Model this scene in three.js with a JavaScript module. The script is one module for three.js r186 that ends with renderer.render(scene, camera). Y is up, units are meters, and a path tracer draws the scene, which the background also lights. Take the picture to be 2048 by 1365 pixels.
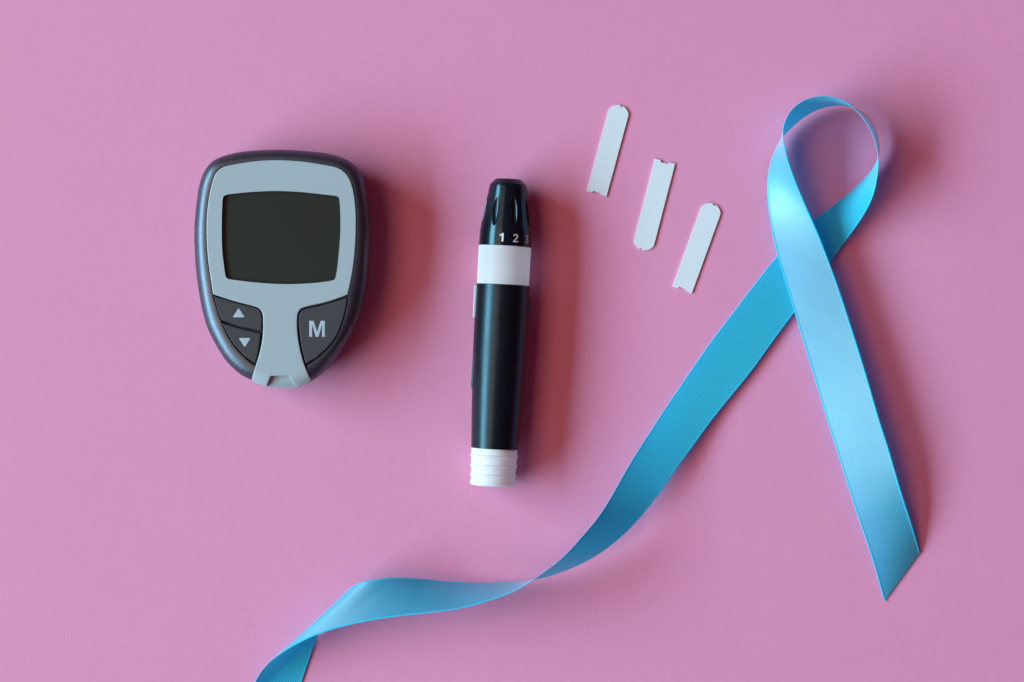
import * as THREE from 'three';
import { mergeGeometries, toCreasedNormals } from 'three/addons/utils/BufferGeometryUtils.js';
import { RoundedBoxGeometry } from 'three/addons/geometries/RoundedBoxGeometry.js';
import { TessellateModifier } from 'three/addons/modifiers/TessellateModifier.js';
import { FontLoader } from 'three/addons/loaders/FontLoader.js';
import { RectAreaLightUniformsLib } from 'three/addons/lights/RectAreaLightUniformsLib.js';
import { Brush, Evaluator, SUBTRACTION } from 'three-bvh-csg';

// ------------------------------------------------------------------ camera, light, exposure
const D = 0.8;                                   // lens height above the table, metres
const PX = 6000;                                 // photo pixels per metre on the table
const scene = new THREE.Scene();
const camera = new THREE.PerspectiveCamera(2 * Math.atan(1365 / 2 / PX / D) * 180 / Math.PI, 2048 / 1365, 0.05, 20);
camera.up.set(0, 0, -1);
camera.position.set(0, D, 0);
camera.lookAt(0, 0, 0);

const renderer = new THREE.WebGLRenderer({ antialias: true });
renderer.toneMapping = THREE.LinearToneMapping;
renderer.toneMappingExposure = 1.0;
renderer.shadowMap.enabled = true;
RectAreaLightUniformsLib.init();

// the dim room round the table
scene.background = new THREE.Color().setRGB(0.130, 0.028, 0.050);
// tall cool window to the left
const windowLight = new THREE.RectAreaLight(new THREE.Color().setRGB(0.485, 0.88, 1.02), 17.1, 6.6, 2.25);
windowLight.position.set(-4.5, 2.63, 0.45);
windowLight.lookAt(0, 2.63, 0.45);
scene.add(windowLight);
// warm ceiling lamp, high on the same side
const lampLight = new THREE.RectAreaLight(new THREE.Color().setRGB(1.0, 0.58, 0.36), 2.75, 3.8, 1.7);
lampLight.position.set(-1.9, 3.4, 0.0);
lampLight.lookAt(0, 0, 0);
scene.add(lampLight);

// ------------------------------------------------------------------ helpers
const MM = 0.001;
// photo pixel -> the point at height h (mm) on that line of sight
function W(px, py, h = 0) {
  const k = (D - h * MM) / D / PX;
  return new THREE.Vector3((px - 1024) * k, h * MM, (py - 682.5) * k);
}
let seed = 7;
function rnd() { seed = (seed * 1664525 + 1013904223) >>> 0; return seed / 4294967296; }
function thing(name, label, category, base, group) {
  const g = new THREE.Group();
  g.name = name; g.position.copy(base);
  g.userData = { label, category };
  if (group) g.userData.group = group;
  scene.add(g);
  return g;
}
function part(name, geo, mat, parent, base, label) {
  const m = new THREE.Mesh(geo, mat);
  m.name = name; m.castShadow = m.receiveShadow = true;
  if (base) geo.translate(-base.x, -base.y, -base.z);
  if (label) m.userData.label = label;
  parent.add(m);
  return m;
}
function noiseTex(n, fn, srgb) {
  const a = new Uint8Array(n * n * 4);
  for (let y = 0; y < n; y++) for (let x = 0; x < n; x++) {
    const c = fn(x, y), i = (y * n + x) * 4;
    for (let k = 0; k < 3; k++) a[i + k] = Math.max(0, Math.min(255, Math.round(255 * (Array.isArray(c) ? c[k] : c))));
    a[i + 3] = 255;
  }
  const t = new THREE.DataTexture(a, n, n);
  t.wrapS = t.wrapT = THREE.RepeatWrapping;
  t.magFilter = THREE.LinearFilter; t.minFilter = THREE.LinearMipmapLinearFilter; t.generateMipmaps = true;
  if (srgb) t.colorSpace = THREE.SRGBColorSpace;
  t.needsUpdate = true;
  return t;
}
// tiling value noise
function tileNoise(n, cells) {
  const g = new Float32Array(cells * cells).map(() => rnd());
  return (x, y) => {
    const u = x / n * cells, v = y / n * cells, i = Math.floor(u), j = Math.floor(v), f = u - i, h = v - j;
    const s = f * f * (3 - 2 * f), t = h * h * (3 - 2 * h), G = (a, b) => g[((b % cells + cells) % cells) * cells + (a % cells + cells) % cells];
    return (G(i, j) * (1 - s) + G(i + 1, j) * s) * (1 - t) + (G(i, j + 1) * (1 - s) + G(i + 1, j + 1) * s) * t;
  };
}
// creased normals, worked out at 100 000 times the size (the add-on joins points closer than a hundredth)
function creased(geo, angle) { geo.scale(1e5, 1e5, 1e5); const q = toCreasedNormals(geo, angle); q.scale(1e-5, 1e-5, 1e-5); return q; }
const lin = (r, g, b) => new THREE.Color().setRGB(r, g, b);

// ------------------------------------------------------------------ table: pink card
{
  const n = 1024, a = tileNoise(n, 512), b = tileNoise(n, 200), c = tileNoise(n, 37), d = tileNoise(n, 9);
  const grain = noiseTex(n, (x, y) => {
    const v = 0.95 + 0.055 * (a(x, y) - 0.5) + 0.03 * (b(x, y) - 0.5) + 0.018 * (c(x, y) - 0.5) + 0.018 * (d(x, y) - 0.5);
    return v;
  });
  const bump = noiseTex(n, (x, y) => 0.5 * a(x, y) + 0.35 * b(x, y) + 0.15 * c(x, y));
  const mat = new THREE.MeshStandardMaterial({ color: lin(0.718, 0.258, 0.440), map: grain, roughness: 0.72, bumpMap: bump, bumpScale: 0.000018 });
  const w = 1.1, h = 0.9, geo = new THREE.BoxGeometry(w, 0.012, h);
  const p = geo.attributes.position, uv = geo.attributes.uv;
  for (let i = 0; i < p.count; i++) uv.setXY(i, (p.getX(i) * 0.94 + p.getZ(i) * 0.34) / 0.17, (p.getZ(i) * 0.94 - p.getX(i) * 0.34) / 0.17);
  const m = new THREE.Mesh(geo, mat);
  m.name = 'table_top'; m.position.y = -0.006; m.receiveShadow = m.castShadow = true;
  m.userData = { kind: 'structure', label: 'flat matte pink card surface under everything', category: 'table' };
  scene.add(m);
}

// ------------------------------------------------------------------ glucose meter
{
  const HT = 19, HM = 14.2;                       // height of the face and of the widest line, mm
  const C = [565, 530];
  const loop = (pts) => new THREE.CatmullRomCurve3(pts.map(([x, y]) => new THREE.Vector3(x, y, 0)), true, 'centripetal').getPoints(pts.length * 14);
  const outer = loop([[555.5, 299.5], [614, 302.5], [663, 309], [692, 319], [711, 332], [723.5, 350], [731, 378], [737, 417], [740, 456], [739, 505], [735, 550], [731, 579],
    [723.5, 612], [712, 647], [692, 684.5], [669, 718], [643.5, 747], [624, 761], [601, 770], [575, 774.5], [555.5, 775], [532, 771], [501, 760], [479, 748], [452, 722], [432.5, 692], [415, 657],
    [405, 624], [399, 593], [392.5, 548], [389, 500], [388.5, 455], [394, 397], [399, 368], [409, 342], [425, 323], [448, 312], [487, 303.5]]);
  const rimIn = [[555.5, 319], [604, 321.5], [643, 327.5], [676, 334.5], [692, 345], [702.5, 362], [709.5, 389], [713.5, 426.5], [713.5, 465.5], [711.5, 504.6], [706, 545], [697, 590]];
  const inner = loop([...rimIn, [694.5, 612], [687.5, 640], [676, 671], [660, 694], [634.5, 718.5], [612, 732], [585, 742], [560, 745], [533, 741], [509, 732], [486.5, 714.5], [465, 690], [451, 667],
    [441, 643.5], [432.5, 619], [425, 592], [417.5, 545], [413, 505], [411.5, 465], [412.5, 426], [417.5, 389], [423.5, 364], [430, 346], [444, 333.5], [468, 327.5], [516.5, 320.5]]);
  function radius(poly, ang) {
    const dx = Math.cos(ang), dy = Math.sin(ang);
    let best = 0;
    for (let i = 0; i < poly.length - 1; i++) {
      const ax = poly[i].x - C[0], ay = poly[i].y - C[1], bx = poly[i + 1].x - C[0], by = poly[i + 1].y - C[1];
      const ex = bx - ax, ey = by - ay, det = dx * -ey + dy * ex;
      if (Math.abs(det) < 1e-9) continue;
      const r = (ax * -ey + ay * ex) / det, t = (dx * ay - dy * ax) / det;
      if (t >= -1e-6 && t <= 1 + 1e-6 && r > best) best = r;
    }
    return best;
  }
  const base = W(565, 535, 0);
  const g = thing('glucose_meter', 'rounded dark grey blood glucose meter with light grey face, blank screen and three buttons', 'glucose meter', base);

  // materials
  const n = 512, na = tileNoise(n, 256), nb = tileNoise(n, 90);
  const sparkle = noiseTex(n, (x, y) => 0.8 + 0.3 * (na(x, y) - 0.5) + 0.1 * (nb(x, y) - 0.5));
  sparkle.repeat.set(1, 1);
  const fine = noiseTex(n, (x, y) => 0.6 * na(x, y) + 0.4 * nb(x, y));
  const shell = new THREE.MeshPhysicalMaterial({ color: lin(0.108, 0.122, 0.155), map: sparkle, metalness: 0.8, roughness: 0.4, bumpMap: fine, bumpScale: 0.00001 });
  const grey = new THREE.MeshPhysicalMaterial({ color: lin(0.325, 0.382, 0.418), roughness: 0.55, bumpMap: fine, bumpScale: 0.000012 });
  const rubber = new THREE.MeshPhysicalMaterial({ color: lin(0.030, 0.030, 0.038), roughness: 0.6, bumpMap: fine, bumpScale: 0.00003 });
  const print = new THREE.MeshStandardMaterial({ color: lin(0.36, 0.43, 0.50), roughness: 0.6 });
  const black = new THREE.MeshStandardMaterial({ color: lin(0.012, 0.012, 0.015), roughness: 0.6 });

  // housing: rings from the bottom up, over the rounded rim and down into the groove
  {
    const N = 480, rows = [];
    const push = (f) => rows.push(f);
    const at = (rO, rI, ang, s, h) => { const a = W(C[0] + Math.cos(ang) * rO, C[1] + Math.sin(ang) * rO, HM), b = W(C[0] + Math.cos(ang) * rI, C[1] + Math.sin(ang) * rI, HT); const p = b.lerp(a, s); p.y = h * MM; return p; };
    push((o, i, a) => at(0, 0, a, 1, 0.0));
    push((o, i, a) => at(o * 0.86, i, a, 1, 0.0));
    push((o, i, a) => at(o * 0.90, i, a, 1, 0.35));
    push((o, i, a) => at(o * 0.93, i, a, 1, 1.4));
    push((o, i, a) => at(o * 0.962, i, a, 1, 3.2));
    push((o, i, a) => at(o * 0.988, i, a, 1, 5.4));
    push((o, i, a) => at(o * 0.998, i, a, 1, 7.2));
    push((o, i, a) => at(o, i, a, 1, 10.5));
    for (let k = 0; k <= 22; k++) { const th = k / 22 * Math.PI / 2, s = Math.cos(th); push((o, i, a) => at(o, i, a, s, HM + (HT - HM) * Math.sin(th))); }
    push((o, i, a) => at(o, i - 0.8, a, 0, HT - 0.25));
    push((o, i, a) => at(o, i - 1.1, a, 0, HT - 1.9));
    push((o, i, a) => at(o, i - 12, a, 0, HT - 2.0));
    push((o, i, a) => at(o, 0, a, 0, HT - 2.0));
    const pos = [], uv = [], idx = [];
    const rad = []; for (let j = 0; j <= N; j++) { const a = j / N * Math.PI * 2; const leg = a > Math.atan2(764 - C[1], 619 - C[0]) && a < Math.atan2(764 - C[1], 506 - C[0]); rad.push([radius(outer, a) - (leg ? 7 : 0), radius(inner, a) - (leg ? 3 : 0), a, leg ? 3 : 0]); }
    rows.forEach((f, r) => { for (let j = 0; j <= N; j++) { const p = f(...rad[j]); pos.push(p.x, p.y > 0.01 ? p.y - rad[j][3] * MM : p.y, p.z); uv.push(j / N * 8, r * 0.06); } });
    for (let r = 0; r < rows.length - 1; r++) for (let j = 0; j < N; j++) { const a = r * (N + 1) + j, b = a + 1, c = a + N + 1, d = c + 1; idx.push(a, c, b, b, c, d); }
    let geo = new THREE.BufferGeometry();
    geo.setAttribute('position', new THREE.Float32BufferAttribute(pos, 3));
    geo.setAttribute('uv', new THREE.Float32BufferAttribute(uv, 2));
    geo.setIndex(idx);
    geo = creased(geo, 0.7);
    // planar-ish uv in metres round the body
    const P = geo.attributes.position, U = geo.attributes.uv;
    for (let i = 0; i < P.count; i++) U.setXY(i, (P.getX(i) + 0.31 * P.getY(i)) / 0.05, (P.getZ(i) + 0.77 * P.getY(i)) / 0.05);
    part('housing', geo, shell, g, base, 'dark grey satin rim and shell');
  }

  // a slab cut from an outline in photo pixels, its top following the curved face
  const tess = new TessellateModifier(5, 9);
  const bend = (x, y) => { const a = Math.atan2(y - C[1], x - C[0]), r = Math.hypot(x - C[0], y - C[1]), rI = radius(inner, a), rO = radius(outer, a); return -1.7 * Math.pow(Math.min(1.02, Math.max(0, (r - rI) / (rO - rI))), 3); };
  function slab(outline, holes, top, thick, bevel, curved, tessellate = true) {
    const sh = new THREE.Shape(outline.map(([x, y]) => new THREE.Vector2(x, -y)));
    for (const ho of holes) sh.holes.push(new THREE.Path(ho.map(([x, y]) => new THREE.Vector2(x, -y))));
    const b = bevel * 6;
    let geo = new THREE.ExtrudeGeometry(sh, { depth: thick * 6 - 2 * b, bevelEnabled: true, bevelThickness: b, bevelSize: b, bevelOffset: -b, bevelSegments: 4, curveSegments: 8 });
    geo.translate(0, 0, b - thick * 6);
    if (tessellate) geo = tess.modify(geo);
    const p = geo.attributes.position, U = geo.attributes.uv;
    for (let i = 0; i < p.count; i++) {
      const x = p.getX(i), y = -p.getY(i), q = W(x, y, HT), h = top + p.getZ(i) / 6 + (curved ? bend(x, y) : 0);
      p.setXYZ(i, q.x, h * MM, q.z);
      U.setXY(i, (q.x + 0.31 * h * MM) / 0.03, (q.z + 0.77 * h * MM) / 0.03);
    }
    return creased(geo, 0.3);
  }
  const curve = (pts, closed = false, k = 8) => new THREE.CatmullRomCurve3(pts.map(([x, y]) => new THREE.Vector3(x, y, 0)), closed, 'centripetal').getPoints(pts.length * k).map((v) => [v.x, v.y]);

  const screenHole = [
    ...curve([[454, 387], [480, 384], [507, 381.8], [546, 380], [594.6, 381.6], [643, 386.5], [673, 390]], false, 4),
    ...curve([[678, 392.5], [680.5, 398], [683, 446], [681.5, 485], [676, 540], [673, 557]], false, 4),
    ...curve([[670, 561.5], [663, 564], [624, 569], [575, 571], [526, 569], [487, 565], [456, 561]], false, 4),
    ...curve([[451, 558], [448.6, 553], [445, 530], [442, 504.6], [440.7, 465.5], [441.3, 426.5], [443, 397], [445.5, 390.5]], false, 4)];
  const legR = curve([[696, 590], [653, 604.5], [612, 614], [602, 618.5], [596.5, 626], [594.6, 638], [594.6, 657], [597, 680.6], [602, 706], [608, 727.5], [617, 750], [623, 763]], false, 5);
  const legL = curve([[501.5, 762], [511, 732], [520, 702], [525, 673], [526, 645.5], [524.5, 627], [519.5, 618.5], [510.6, 614], [467.6, 602.5], [425.6, 589]], false, 5);
  const rimTop = curve([[425.6, 588], [419, 545], [414.3, 505], [412.6, 465], [413.6, 426], [418.6, 389], [424.5, 364], [431, 347], [444.5, 335], [468, 328.7], [516.5, 321.7], [555.5, 320], [604, 322.7], [643, 328.6],
    [675, 335.5], [691, 346], [701.3, 362.5], [708.3, 389], [712.2, 426.5], [712.2, 465.5], [710, 504.6], [705, 545], [696, 589]], false, 5);
  const face = [...rimTop, ...legR.slice(1), [613, 768.3], [602, 772.3], [592, 774.6], [577.5, 752.5], [541.5, 752.5], [531.5, 773.6], [519, 770.3], [510, 766.6], ...legL];
  part('gap_shade_slab', slab(curve([...inner].filter((v, i) => i % 6 === 0).map((v) => [565 + (v.x - 565) * 0.992, 530 + (v.y - 530) * 0.992]), true, 2), [], HT - 1.5, 0.45, 0.02, false, false), black, g, base, 'added black slab that keeps the gaps dark');  // added slab, its black stands in for the shade in the gaps
  part('faceplate', slab(face, [screenHole], HT + 0.15, 2.6, 0.38, true), grey, g, base, 'light grey front plate');
  part('strip_port', slab([[535, 746], [584, 746], [597, 774.5], [575, 777.5], [555.5, 777.8], [526, 772.5]], [], HT - 1.95, 2.0, 0.1, true), grey, g, base, 'recessed light grey strip slot');

  const glass = new THREE.MeshPhysicalMaterial({ color: lin(0.017, 0.021, 0.016), roughness: 0.75, specularIntensity: 0.3, clearcoat: 1, clearcoatRoughness: 0.05 });
  const scr = screenHole.map(([x, y]) => [562 + (x - 562) * 1.02, 475 + (y - 475) * 1.025]);
  part('screen', slab(scr, [], HT - 0.75, 1.1, 0.02, false, false), glass, g, base, 'blank dark green grey display');

  const up = part('up_button', slab([...curve([[427.2, 592.3], [467.6, 605], [509, 615.8], [517.5, 619], [521.8, 626], [523.2, 640], [522.3, 662.3]], false, 5), ...curve([[479, 653], [442.5, 641]], false, 3), [434, 619]], [], HT, 2.2, 0.28, false), rubber, g, base);
  const dn = part('down_button', slab([...curve([[443.6, 646.5], [479, 657.3], [520.7, 667.5]], false, 5), ...curve([[518, 692], [514.5, 711], [509.8, 727.5]], false, 4), ...curve([[487, 711.5], [466.3, 687.5], [452.5, 665]], false, 4)], [], HT, 2.2, 0.28, false), rubber, g, base);
  const me = part('mode_button', slab([...curve([[693.6, 596.2], [643.4, 611], [611, 618.5], [602.5, 622.5], [598.6, 630], [597.5, 645], [598.5, 661], [602, 688], [606.5, 710], [611.5, 728]], false, 5), ...curve([[633.5, 715], [658, 692], [674, 669], [685.6, 638], [692.6, 610]], false, 4)], [], HT, 2.2, 0.28, false), rubber, g, base);
  const mark = (name, poly, parent) => part(name, slab(poly, [], HT + 0.05, 0.3, 0.02, false, false), print, parent, base);
  const roundTri = (a, b, c) => { const out = [], P = [a, b, c]; for (let i = 0; i < 3; i++) { const p = P[i], q = P[(i + 2) % 3], r = P[(i + 1) % 3]; for (const [w, t] of [[q, 0.07], [r, 0.07]]) out.push([p[0] + (w[0] - p[0]) * t, p[1] + (w[1] - p[1]) * t]); } return out; };
  mark('arrow_mark', roundTri([477, 616.5], [464.9, 635.2], [489.3, 635.2]), up);
  mark('arrow_mark', roundTri([477, 676.4], [501.3, 676.4], [489.2, 695]), dn);
  mark('letter_mark', [[618.4, 642], [627, 642], [634, 664], [641, 642], [649.5, 642], [649.5, 674], [643.9, 674], [643.9, 649], [636.7, 674], [631.3, 674], [624, 649], [624, 674], [618.4, 674]], me);
}

// ------------------------------------------------------------------ lancing pen
{
  const HA = 8.86, k = (D - HA * MM) / D / PX;   // axis height in mm; metres per photo pixel there
  const a = W(985.2, 972, HA), b = W(1017, 359, HA);
  const Y = b.clone().sub(a).normalize(), X = new THREE.Vector3(-Y.z, 0, Y.x), Z = new THREE.Vector3(0, 1, 0);
  const base = a.clone().setY(0).lerp(b.clone().setY(0), 0.5);
  const g = thing('lancing_pen', 'black and white lancing pen with numbered depth cap lying on the pink surface', 'lancing pen', base);
  const M = new THREE.Matrix4().makeBasis(X, Y, Z).setPosition(a.clone().sub(base));
  const yAt = (py) => (972 - py) * k * 1.0014;
  const add = (name, geo, mat, label, parent = g) => part(name, geo.applyMatrix4(M), mat, parent, null, label);
  const lathe = (pts, seg = 96) => creased(new THREE.LatheGeometry(pts.map(([py, r]) => new THREE.Vector2(Math.max(r * k, 1e-6), yAt(py))), seg), 0.55);
  const n = 512, na = tileNoise(n, 256), nb = tileNoise(n, 60), nc = tileNoise(n, 11);
  const scuff = noiseTex(n, (x, y) => 0.33 + 0.05 * (na(x, y) - 0.5) + 0.05 * (nb(x, y) - 0.5) + 0.06 * (nc(x, y) - 0.5));
  const fine = noiseTex(n, (x, y) => 0.5 * na(x, y) + 0.5 * nb(x, y));
  const blackP = new THREE.MeshPhysicalMaterial({ color: lin(0.003, 0.005, 0.008), specularColor: lin(0.5, 0.82, 1.0), roughness: 1, roughnessMap: scuff, bumpMap: fine, bumpScale: 0.000003 });
  const capP = new THREE.MeshPhysicalMaterial({ color: lin(0.003, 0.006, 0.010), specularColor: lin(0.5, 0.82, 1.0), roughness: 0.2 });
  const whiteP = new THREE.MeshPhysicalMaterial({ color: lin(0.86, 0.86, 0.865), roughness: 0.9, clearcoat: 0.5, clearcoatRoughness: 0.3, transmission: 0.66, side: THREE.DoubleSide, bumpMap: fine, bumpScale: 0.000006 });
  const greyP = new THREE.MeshPhysicalMaterial({ color: lin(0.36, 0.42, 0.47), roughness: 0.5 });

  // white ribbed plunger
  const pl = [[968, 0], [968.5, 38], [971.3, 41], [971.5, 43], [970, 45], [967.5, 46], [964.5, 45.4], [961, 44.2], [957, 44]];
  for (const y of [951, 932, 913]) { const r0 = 46.3 - (y - 900) / 58 * 2.3; for (let j = -4; j <= 4; j++) pl.push([y - j * 0.75, r0 + 2.2 * Math.pow(Math.cos(j / 4 * Math.PI / 2), 0.8)]); }
  pl.push([900, 46.3], [896, 46.3], [894, 20]);
  const plungerP = whiteP.clone(); plungerP.transmission = 0.4;
  add('plunger', lathe(pl), plungerP, 'white ribbed plunger end');
  const milk = new THREE.MeshStandardMaterial({ color: lin(0.92, 0.92, 0.93), roughness: 0.9 });
  for (const [y, r] of [[900.5, 45], [570.5, 51], [495, 51]]) add('added_bounce_disc', lathe([[y, 0], [y, r], [y - 1.2, r], [y - 1.2, 0]]), milk);  // unseen white discs, added to bounce light out through the translucent plastic
  // black barrel
  add('barrel', lathe([[897.6, 30], [897.6, 46.2], [897, 46.8], [895.5, 47], [850, 48.8], [800, 50.6], [750, 52.1], [700, 53.2], [650, 53.6], [600, 53.6], [571.5, 53.4], [570.3, 53.1], [570, 52.4], [570, 40]]), blackP, 'matte black barrel');
  // white collar with a shallow thumb dent
  const ev = new Evaluator(); ev.attributes = ['position', 'normal']; ev.useGroups = false;
  const brush = (geo, mat) => { const q = new Brush(geo, mat); q.updateMatrixWorld(); return q; };
  const strip = (geo) => { geo = geo.index ? geo.toNonIndexed() : geo; geo.deleteAttribute('uv'); return geo; };
  const ball = (phi, py, rc, ra, rl, rt) => {      // an ellipsoid at angle phi round the axis: radial, lengthwise, tangential half sizes in pixels
    const s = new THREE.SphereGeometry(1, 40, 28); s.scale(rt * k, rl * k, ra * k); s.rotateY(phi); s.translate(Math.sin(phi) * rc * k, yAt(py), Math.cos(phi) * rc * k); return s;
  };
  const collarGeo = new THREE.LatheGeometry([[572, 0], [572, 51.9], [571, 52.2], [494, 52.4], [492.5, 51.6], [492.5, 0]].map(([py, r]) => new THREE.Vector2(Math.max(r * k, 1e-6), yAt(py))), 128);
  {
    const cut = ball(0.85, 548, 56.9, 5.6, 34, 17);
    const res = ev.evaluate(brush(strip(creased(collarGeo, 0.5)), whiteP), brush(strip(cut), whiteP), SUBTRACTION);
    add('collar', creased(res.geometry, 0.5), whiteP, 'white collar below the cap');
  }
  // black cap with finger grooves
  {
    const prof = [[493.2, 0], [493.2, 51.8], [492.5, 52.5], [490, 52.7], [462, 51.8], [459, 51.4], [456, 50.8], [376, 37.9], [372, 37.1], [369.3, 36.2], [368, 35], [360.3, 27.5], [359.2, 26], [359, 24], [359.4, 12], [359.4, 0]];
    const geo = creased(new THREE.LatheGeometry(prof.map(([py, r]) => new THREE.Vector2(Math.max(r * k, 1e-6), yAt(py))), 144), 0.45);
    let cur = brush(strip(geo), capP);
    const tilt = Math.atan2(51 - 37.9, 80);
    for (let j = 0; j < 8; j++) {
      const phi = -0.49 + j * Math.PI / 4;
      const s = new THREE.SphereGeometry(1, 32, 24); s.scale(9.2 * k, 33 * k, 7.5 * k); s.rotateX(-tilt);
      s.translate(0, yAt(425.5), 49.2 * k); s.rotateY(phi);
      cur = ev.evaluate(cur, brush(strip(s), capP), SUBTRACTION);
      cur.updateMatrixWorld();
    }
    const cap = add('depth_cap', creased(cur.geometry, 0.42), capP, 'glossy black tapered cap with oval grooves');
    // printed numbers bent round the cap
    const font = await new FontLoader().loadAsync('fonts/droid/droid_sans_bold.typeface.json');
    const ink = new THREE.MeshStandardMaterial({ color: lin(0.62, 0.64, 0.64), roughness: 0.6 });
    const rAt = (y) => { const py = 972 - y / k / 1.0014; return (52.7 - (490 - py) / 28 * 0.9) * k; };
    for (const [ch, phi, py, hpx] of [['1', -0.15, 485.6, 16.6], ['2', 0.41, 485.9, 16.6], ['3', 0.96, 486, 16.6]]) {
      const shapes = font.generateShapes(ch, 1);
      let t = new THREE.ExtrudeGeometry(shapes, { depth: 0.06, bevelEnabled: false, curveSegments: 6 });
      t = new TessellateModifier(0.12, 5).modify(t);
      t.computeBoundingBox();
      const bb = t.boundingBox, sc = hpx * k / (bb.max.y - bb.min.y), cx = (bb.max.x + bb.min.x) / 2, p = t.attributes.position;
      for (let i = 0; i < p.count; i++) {
        const y = yAt(py) + (p.getY(i) - bb.min.y) * sc, rr = rAt(y) + 0.00001 + p.getZ(i) * 0.0006, an = phi + (p.getX(i) - cx) * sc * 1.02 / (52 * k);
        p.setXYZ(i, Math.sin(an) * rr, y, Math.cos(an) * rr);
      }
      t.computeVertexNormals();
      add('printed_number', t, ink, null, cap);
    }
  }
  // side slider, grey release key, dark trigger
  const box = (w, l, t, r, x, py, z) => { const q = new RoundedBoxGeometry(w * k, l * k, t * k, 4, r * k); q.translate(x * k, yAt(py), z * k); return q; };
  { const q = box(12, 206, 30, 4, 0, 0, 0); q.translate(0, -yAt(0), 0); q.rotateZ(-0.004); q.translate(-46.8 * k, yAt(676), 0); add('slide_rail', q, blackP); }
  add('release_key', box(14, 66, 24, 2.5, -50.3, 606, 0), greyP, 'small grey key on the side');
  { const q = new THREE.SphereGeometry(1, 36, 24); q.scale(11 * k, 34 * k, 17 * k); q.translate(46.2 * k, yAt(613), 0); add('trigger_button', q, blackP); }
}

// ------------------------------------------------------------------ test strips
{
  const n = 512, na = tileNoise(n, 256), nb = tileNoise(n, 64), nc = tileNoise(n, 9);
  const speck = noiseTex(n, (x, y) => 0.955 + 0.06 * (na(x, y) - 0.5) + 0.025 * (nb(x, y) - 0.5) + 0.02 * (nc(x, y) - 0.5));
  const fine = noiseTex(n, (x, y) => 0.7 * na(x, y) + 0.3 * nb(x, y));
  const mat = new THREE.MeshStandardMaterial({ color: lin(0.665, 0.715, 0.77), map: speck, roughness: 0.6, bumpMap: fine, bumpScale: 0.00002 });
  const core = new THREE.MeshStandardMaterial({ color: lin(0.62, 0.64, 0.66), roughness: 0.7 });
  // [flat end centre], [round end tip], width in photo pixels
  const list = [
    [[1193.3, 388.0], [1241.3, 210.6], 41.2, 'white plastic test strip, rounded end up, beside the tip of the lancing pen'],
    [[1330.3, 322.4], [1284.2, 500.4], 41.8, 'white plastic test strip lying between two others, its rounded end pointing the opposite way'],
    [[1364.6, 580.2], [1427.0, 407.8], 41.2, 'white plastic test strip lying beside the blue ribbon, most tilted of the three'],
  ];
  list.forEach(([f, t, w, label], i) => {
    const A = W(f[0], f[1], 0.6), B = W(t[0], t[1], 0.6), L = A.distanceTo(B), hw = w / 2 / PX, ns = L / 183.5;
    const s = new THREE.Shape(), u = ns;             // ns: one photo pixel
    s.moveTo(-hw, 0); s.lineTo(-hw * 0.42, 0.3 * u); s.lineTo(-hw * 0.36, 4.2 * u); s.lineTo(hw * 0.36, 4.2 * u); s.lineTo(hw * 0.42, 0.3 * u); s.lineTo(hw, 0);
    const rise = 14.5 * u; s.lineTo(hw, L - rise);
    const R = (hw * hw + rise * rise) / 2 / rise, cy = L - R, a0 = Math.atan2(rise - R + 0, hw) ;
    const st = Math.atan2(L - rise - cy, hw), m = 26;
    for (let j = 1; j <= m; j++) {
      const an = st + (Math.PI - 2 * st) * j / m, x = Math.cos(an) * R, y = cy + Math.sin(an) * R;
      if (x < 5.2 * u && x > 0.6 * u) { continue; }
      if (x <= 0.6 * u && Math.cos(an + (Math.PI - 2 * st) / m * -1) * R > -0.5 * u && !s.userData) {
        s.userData = 1;
        s.lineTo(5.0 * u, L - 0.6 * u); s.lineTo(4.8 * u, L - 2.8 * u); s.lineTo(0.3 * u, L - 2.8 * u); s.lineTo(0.1 * u, L - 0.1 * u);
      }
      s.lineTo(x, y);
    }
    s.closePath();
    const base = A.clone().lerp(B, 0.5).setY(0);
    const g = thing(i ? 'test_strip_00' + i : 'test_strip', label, 'test strip', base, 'test strips on the pink surface');
    const dir = B.clone().sub(A).setY(0).normalize();
    const M = new THREE.Matrix4().makeBasis(new THREE.Vector3(-dir.z, 0, dir.x), dir, new THREE.Vector3(0, 1, 0)).setPosition(A.clone().setY(0).sub(base));
    const mk = (y0, d, bev) => {
      const q = new THREE.ExtrudeGeometry(s, { depth: d - 2 * bev, bevelEnabled: bev > 0, bevelThickness: bev, bevelSize: bev, bevelOffset: -bev, bevelSegments: 2 });
      q.translate(0, 0, y0 + bev);
      const p = q.attributes.position, uv = q.attributes.uv;
      for (let j = 0; j < p.count; j++) uv.setXY(j, p.getX(j) / 0.03 + i * 0.37, p.getY(j) / 0.03 + i * 0.61);
      return creased(q, 0.1).applyMatrix4(M);
    };
    part('core_layer', mk(0.00003, 0.00029, 0), core, g, null, 'thin underside layer');
    part('cover_layer', mk(0.000325, 0.00027, 0.00003), mat, g, null, 'white top layer');
  });
}

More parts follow.
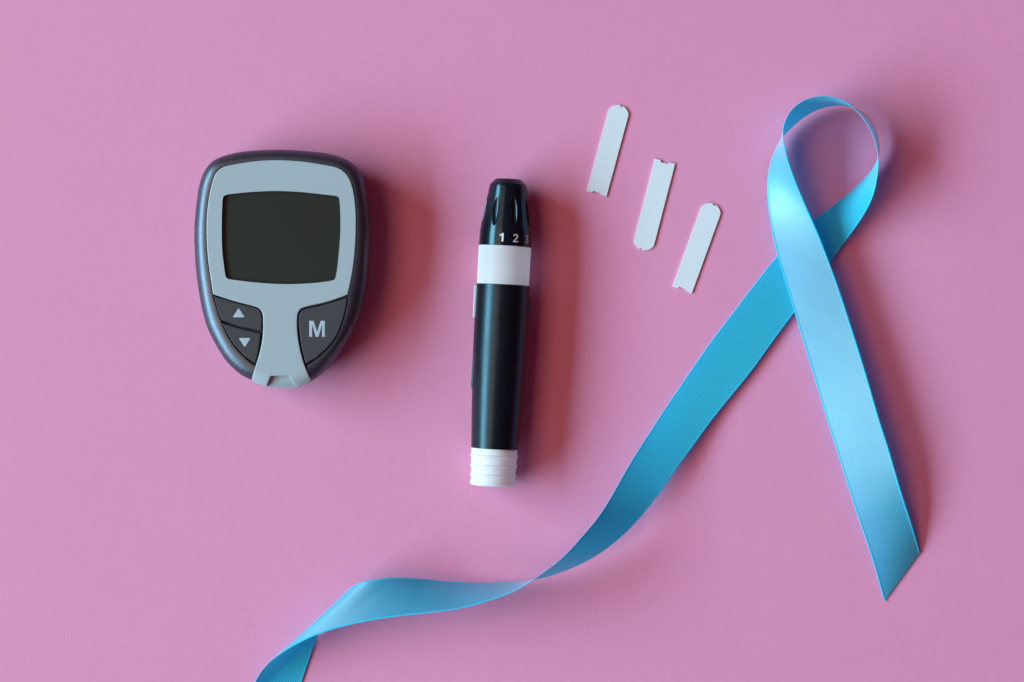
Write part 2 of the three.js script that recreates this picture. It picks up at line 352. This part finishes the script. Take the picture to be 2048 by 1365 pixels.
// ------------------------------------------------------------------ ribbon
{
  // [left edge px, py, h mm], [right edge px, py, h mm]; from the cut tip over the loop to the far tail
  const S = [
    [1769.5, 1203, 0.5, 1840, 1106, 0.6], [1746, 1118, 3.0, 1825, 1054, 5.2], [1719, 1040, 4.6, 1807, 1000, 8.6], [1696, 969, 5, 1791, 947, 10], [1676, 904, 4.9, 1775, 891, 10.5], [1658, 850, 4.4, 1758.5, 842, 10.4],
    [1638, 781, 4.8, 1740.5, 778, 10.4], [1617, 714, 5.2, 1720.5, 712, 10.2], [1592, 630, 5.8, 1698, 641, 9.6], [1573, 567, 6, 1676, 574, 9.2], [1556, 511, 6, 1652, 509, 9.2], [1545, 464, 5.6, 1634.5, 464, 10.2],
    [1537.5, 412, 5.2, 1612, 414, 11.6], [1536, 370, 4, 1594, 372, 14], [1539.6, 333, 3.2, 1580, 335, 15.8], [1549, 304, 2.7, 1570.5, 302, 17.2], [1560, 283, 2.5, 1566, 270, 18.2],
    [1569, 269, 2.4, 1569, 246, 18.3], [1587, 252, 2.3, 1582, 221.5, 18.2], [1608, 234, 2.3, 1603, 204, 18.2], [1634, 219.5, 2.3, 1626, 195, 18.3], [1660, 212, 2.4, 1651, 192.4, 18.4],
    [1684, 210.5, 2.6, 1676, 197.5, 18.5], [1706, 214.5, 2.9, 1700, 209, 18.7], [1726, 226, 3.2, 1720, 228, 18.8], [1744, 244, 3.5, 1736, 249.5, 18.8], [1754.5, 265, 3.6, 1747, 270, 18.6], [1759, 287, 3.4, 1753, 290, 18.2],
    [1758, 309, 3, 1756.5, 309, 17.6], [1750, 333, 2.4, 1757.5, 331, 17], [1732, 354, 2, 1755, 353, 15.6], [1708, 379, 1.7, 1750, 379, 13.4], [1680, 402, 1.4, 1741, 405, 10.6], [1653, 423, 1.3, 1725, 434, 7],
    [1629, 443, 1.2, 1705, 463, 4.4], [1603, 465, 1.2, 1684, 491, 3], [1578, 489, 1.2, 1662, 522, 2.4], [1554, 514, 1.2, 1639, 554, 2], [1529, 545, 1.1, 1613, 592, 1.8], [1500, 582, 1, 1587, 627, 1.8],
    [1470, 622, 0.9, 1556, 668, 1.9], [1440, 661, 0.9, 1528, 707, 2], [1411, 700, 0.9, 1499, 747, 2], [1373, 756, 1, 1458, 797, 2.1], [1337.5, 808, 1.5, 1420, 844, 2.4], [1305, 858, 3, 1389, 888, 3.3],
    [1276, 903, 5.6, 1357, 930, 4.8], [1249, 948, 9, 1327, 975, 6.2], [1220, 1000, 13, 1294, 1018, 7.2], [1194, 1040, 16, 1257, 1060, 7.6], [1165, 1074, 18.4, 1214, 1097, 7.2], [1127, 1116, 20, 1168, 1126, 6.4],
    [1096, 1140, 20.6, 1119, 1146, 5.6], [1069, 1159, 20.6, 1072, 1160, 5], [1045, 1174.5, 20, 1026, 1163.5, 4.6], [1018, 1188, 19.2, 986, 1166.5, 4.4], [972, 1204, 18, 944, 1167, 4.5], [923, 1217, 17.2, 906, 1165, 5],
    [866, 1225, 16.8, 868, 1162, 6.8], [806, 1231, 16.4, 838, 1159, 8.6], [745, 1240, 16, 808, 1157.5, 10.4], [694, 1251, 15.4, 780, 1157.3, 12], [643, 1265.5, 14.4, 754, 1160, 13.2], [593, 1288, 12.6, 734, 1163.5, 13.2], [553, 1313, 10.2, 718, 1168, 12],
    [531, 1333, 7.8, 703, 1175, 9.8], [517, 1352, 5.4, 686, 1190, 6.8], [507, 1372, 3.4, 666, 1215, 3.8], [499, 1391, 1.6, 649, 1242, 1.4], [493, 1407, 0.8, 634, 1270, 0.7], [486, 1436, 0.5, 617, 1321, 0.5],
    [478, 1466, 0.5, 603, 1362, 0.5], [462, 1506, 0.5, 586, 1415, 0.5], [444, 1556, 0.5, 568, 1472, 0.5],
  ];
  // even out the hand-read heights
  for (let pass = 0; pass < 2; pass++) { const c = S.map((s) => s.slice()); for (let i = 1; i < S.length - 1; i++) for (const k of [2, 5]) S[i][k] = c[i][k] * 0.5 + (c[i - 1][k] + c[i + 1][k]) * 0.25; }
  const Lc = new THREE.CatmullRomCurve3(S.map((s) => W(s[0], s[1], s[2])), false, 'centripetal');
  const Rc = new THREE.CatmullRomCurve3(S.map((s) => W(s[3], s[4], s[5])), false, 'centripetal');
  const N = 900, A = 10, P = [], sL = [0], sR = [0];
  for (let i = 0; i <= N; i++) P.push([Lc.getPoint(i / N), Rc.getPoint(i / N)]);
  // smooth lightly along the length
  for (let pass = 0; pass < 40; pass++) { const c = P.map((q) => [q[0].clone(), q[1].clone()]); for (let i = 1; i < N; i++) for (const e of [0, 1]) P[i][e].copy(c[i][e]).multiplyScalar(0.5).addScaledVector(c[i - 1][e], 0.25).addScaledVector(c[i + 1][e], 0.25); }
  for (let i = 1; i <= N; i++) { sL.push(sL[i - 1] + P[i][0].distanceTo(P[i - 1][0])); sR.push(sR[i - 1] + P[i][1].distanceTo(P[i - 1][1])); }
  { // the diagonal cut: the left edge starts further along the cloth
    const t = P[8][0].clone().sub(P[0][0]).normalize(), off = P[0][1].clone().sub(P[0][0]).dot(t);
    for (let i = 0; i <= N; i++) sR[i] += off;
  }
  const width = 0.0164;
  const grid = (side) => {                        // one face of the cloth, 0.11 mm off the middle
    const pos = [], uv = [], idx = [], pt = [];
    for (let i = 0; i <= N; i++) { const row = []; for (let j = 0; j <= A; j++) row.push(P[i][0].clone().lerp(P[i][1], j / A)); pt.push(row); }
    const nr = new THREE.Vector3(), du = new THREE.Vector3(), dv = new THREE.Vector3();
    for (let i = 0; i <= N; i++) for (let j = 0; j <= A; j++) {
      du.copy(pt[Math.min(N, i + 1)][j]).sub(pt[Math.max(0, i - 1)][j]); dv.copy(P[i][1]).sub(P[i][0]);
      nr.crossVectors(dv, du).normalize();        // satin side
      const sa = (sL[i] + sR[i]) / 2 * 1000, ca = j / A;
      const pucker = Math.sin(Math.PI * ca) * 0.35 * (0.10 * Math.sin(sa / 3.1 + 2.1 * Math.sin(sa / 17) + 2.4 * ca) + 0.07 * Math.sin(sa / 1.7 + 4 * ca + 1.3 * Math.sin(sa / 9)) + 0.12 * Math.sin(sa / 7.3 - 1.5 * ca));
      const q = pt[i][j].clone().addScaledVector(nr, side * 0.00011 + pucker * 0.001);
      pos.push(q.x, q.y, q.z); uv.push((sL[i] * (1 - j / A) + sR[i] * j / A) / 0.0112, j / A * width / 0.0112);
    }
    for (let i = 0; i < N; i++) for (let j = 0; j < A; j++) { const a = i * (A + 1) + j, b = a + 1, c = a + A + 1, d = c + 1; side > 0 ? idx.push(a, b, c, b, d, c) : idx.push(a, c, b, b, c, d); }
    const geo = new THREE.BufferGeometry();
    geo.setAttribute('position', new THREE.Float32BufferAttribute(pos, 3));
    geo.setAttribute('uv', new THREE.Float32BufferAttribute(uv, 2));
    geo.setIndex(idx); geo.computeVertexNormals();
    return geo;
  };
  const base = W(1500, 800, 0);
  const g = thing('satin_ribbon', 'light blue satin awareness ribbon looped and crossed, one long tail twisting away', 'ribbon', base);
  const n = 512, na = tileNoise(n, 128), nb = tileNoise(n, 20);
  // satin: long floats stepping diagonally; back: a grid of small knots
  const fl = (x, y) => { const u = x / n * 10, v = y / n * 15, f = (u + Math.floor(v) * 0.4) % 1, w = v % 1; return (0.45 + 0.55 * Math.sin(Math.PI * w)) * (0.4 + 0.6 * Math.pow(Math.sin(Math.PI * f), 0.5)); };
  const kn = (x, y) => { const u = x / n * 16, v = y / n * 14; const row = Math.floor(v), f = (u + (row % 2) * 0.5) % 1, w = v % 1; return Math.pow(Math.sin(Math.PI * f) * Math.sin(Math.PI * w), 0.7); };
  const tint = (h, lo) => (x, y) => { const q = lo + (1 - lo) * h(x, y) + 0.05 * (na(x, y) - 0.5) + 0.03 * (nb(x, y) - 0.5); return q * 1.0; };
  const satin = new THREE.MeshPhysicalMaterial({ color: lin(0.040, 0.82, 0.96), map: noiseTex(n, tint(fl, 0.86)), roughness: 0.5, specularIntensity: 1, specularColor: lin(0.95, 1.0, 1.0), ior: 2.2, transmission: 0.8, bumpMap: noiseTex(n, fl), bumpScale: 0.00005, anisotropy: 0.82, anisotropyRotation: Math.PI / 2, side: THREE.DoubleSide });
  const back = new THREE.MeshPhysicalMaterial({ color: lin(0.045, 0.765, 1.0), map: noiseTex(n, tint(kn, 0.78)), roughness: 0.95, specularIntensity: 0.6, transmission: 0.54, bumpMap: noiseTex(n, kn), bumpScale: 0.0001, side: THREE.DoubleSide });
  const cord = new THREE.MeshPhysicalMaterial({ color: lin(0.030, 0.76, 0.97), roughness: 0.9, transmission: 0.55 });
  part('satin_face', grid(1), satin, g, base, 'shiny satin side');
  part('woven_back', grid(-1), back, g, base, 'duller woven side');
  for (const e of [0, 1]) {                       // beaded selvedge along each edge
    const s = e ? sR : sL, total = s[N] - s[0], step = 0.00022, cnt = Math.floor(total / step), K = 7, pos = [], idx = [];
    let i = 0;
    const t = new THREE.Vector3(), acr = new THREE.Vector3(), nr = new THREE.Vector3();
    for (let q = 0; q <= cnt; q++) {
      const at = s[0] + Math.min(total, q * step);
      while (i < N - 1 && s[i + 1] < at) i++;
      const f = (at - s[i]) / Math.max(1e-9, s[i + 1] - s[i]), c = P[i][e].clone().lerp(P[i + 1][e], f);
      t.copy(P[i + 1][e]).sub(P[i][e]).normalize(); acr.copy(P[i][1 - e]).sub(P[i][e]).normalize(); nr.crossVectors(t, acr).normalize(); acr.crossVectors(nr, t).normalize();
      const bead = 0.72 + 0.36 * Math.abs(Math.sin(at / 0.00085 * Math.PI));
      c.addScaledVector(acr, 0.00016);
      for (let m = 0; m < K; m++) { const an = m / K * Math.PI * 2, v = c.clone().addScaledVector(acr, Math.cos(an) * 0.00038 * bead).addScaledVector(nr, Math.sin(an) * 0.00017 * bead); pos.push(v.x, v.y, v.z); }
    }
    for (let q = 0; q < cnt; q++) for (let m = 0; m < K; m++) { const a = q * K + m, b = q * K + (m + 1) % K; idx.push(a, b, a + K, b, b + K, a + K); }
    const geo = new THREE.BufferGeometry();
    geo.setAttribute('position', new THREE.Float32BufferAttribute(pos, 3)); geo.setIndex(idx); geo.computeVertexNormals();
    part('selvedge', geo, cord, g, base);
  }
}

// ------------------------------------------------------------------ lint and dust
{
  const mat = new THREE.MeshStandardMaterial({ color: lin(0.75, 0.70, 0.74), roughness: 0.9 });
  const bits = [[1654, 1037], [1646, 1046], [1830, 914], [262, 302], [35, 1062], [400, 940], [1272, 880], [1560, 240], [1340, 120], [860, 900], [140, 1270], [1930, 420], [1090, 1290], [700, 130], [1480, 1240], [1905, 1190], [330, 610], [943, 985]];
  const geos = bits.map(([x, y]) => { const q = new THREE.IcosahedronGeometry(0.00006 + rnd() * 0.00009, 1); q.scale(1 + rnd() * 0.8, 0.7, 1 + rnd() * 0.8); q.rotateY(rnd() * 3); const p = W(x, y, 0.1); q.translate(p.x, 0.0001, p.z); return q; });
  const m = new THREE.Mesh(mergeGeometries(geos), mat);
  m.name = 'dust'; m.castShadow = m.receiveShadow = true;
  m.userData = { kind: 'stuff', label: 'tiny pale dust specks scattered on the pink surface', category: 'dust' };
  scene.add(m);
}

renderer.render(scene, camera);
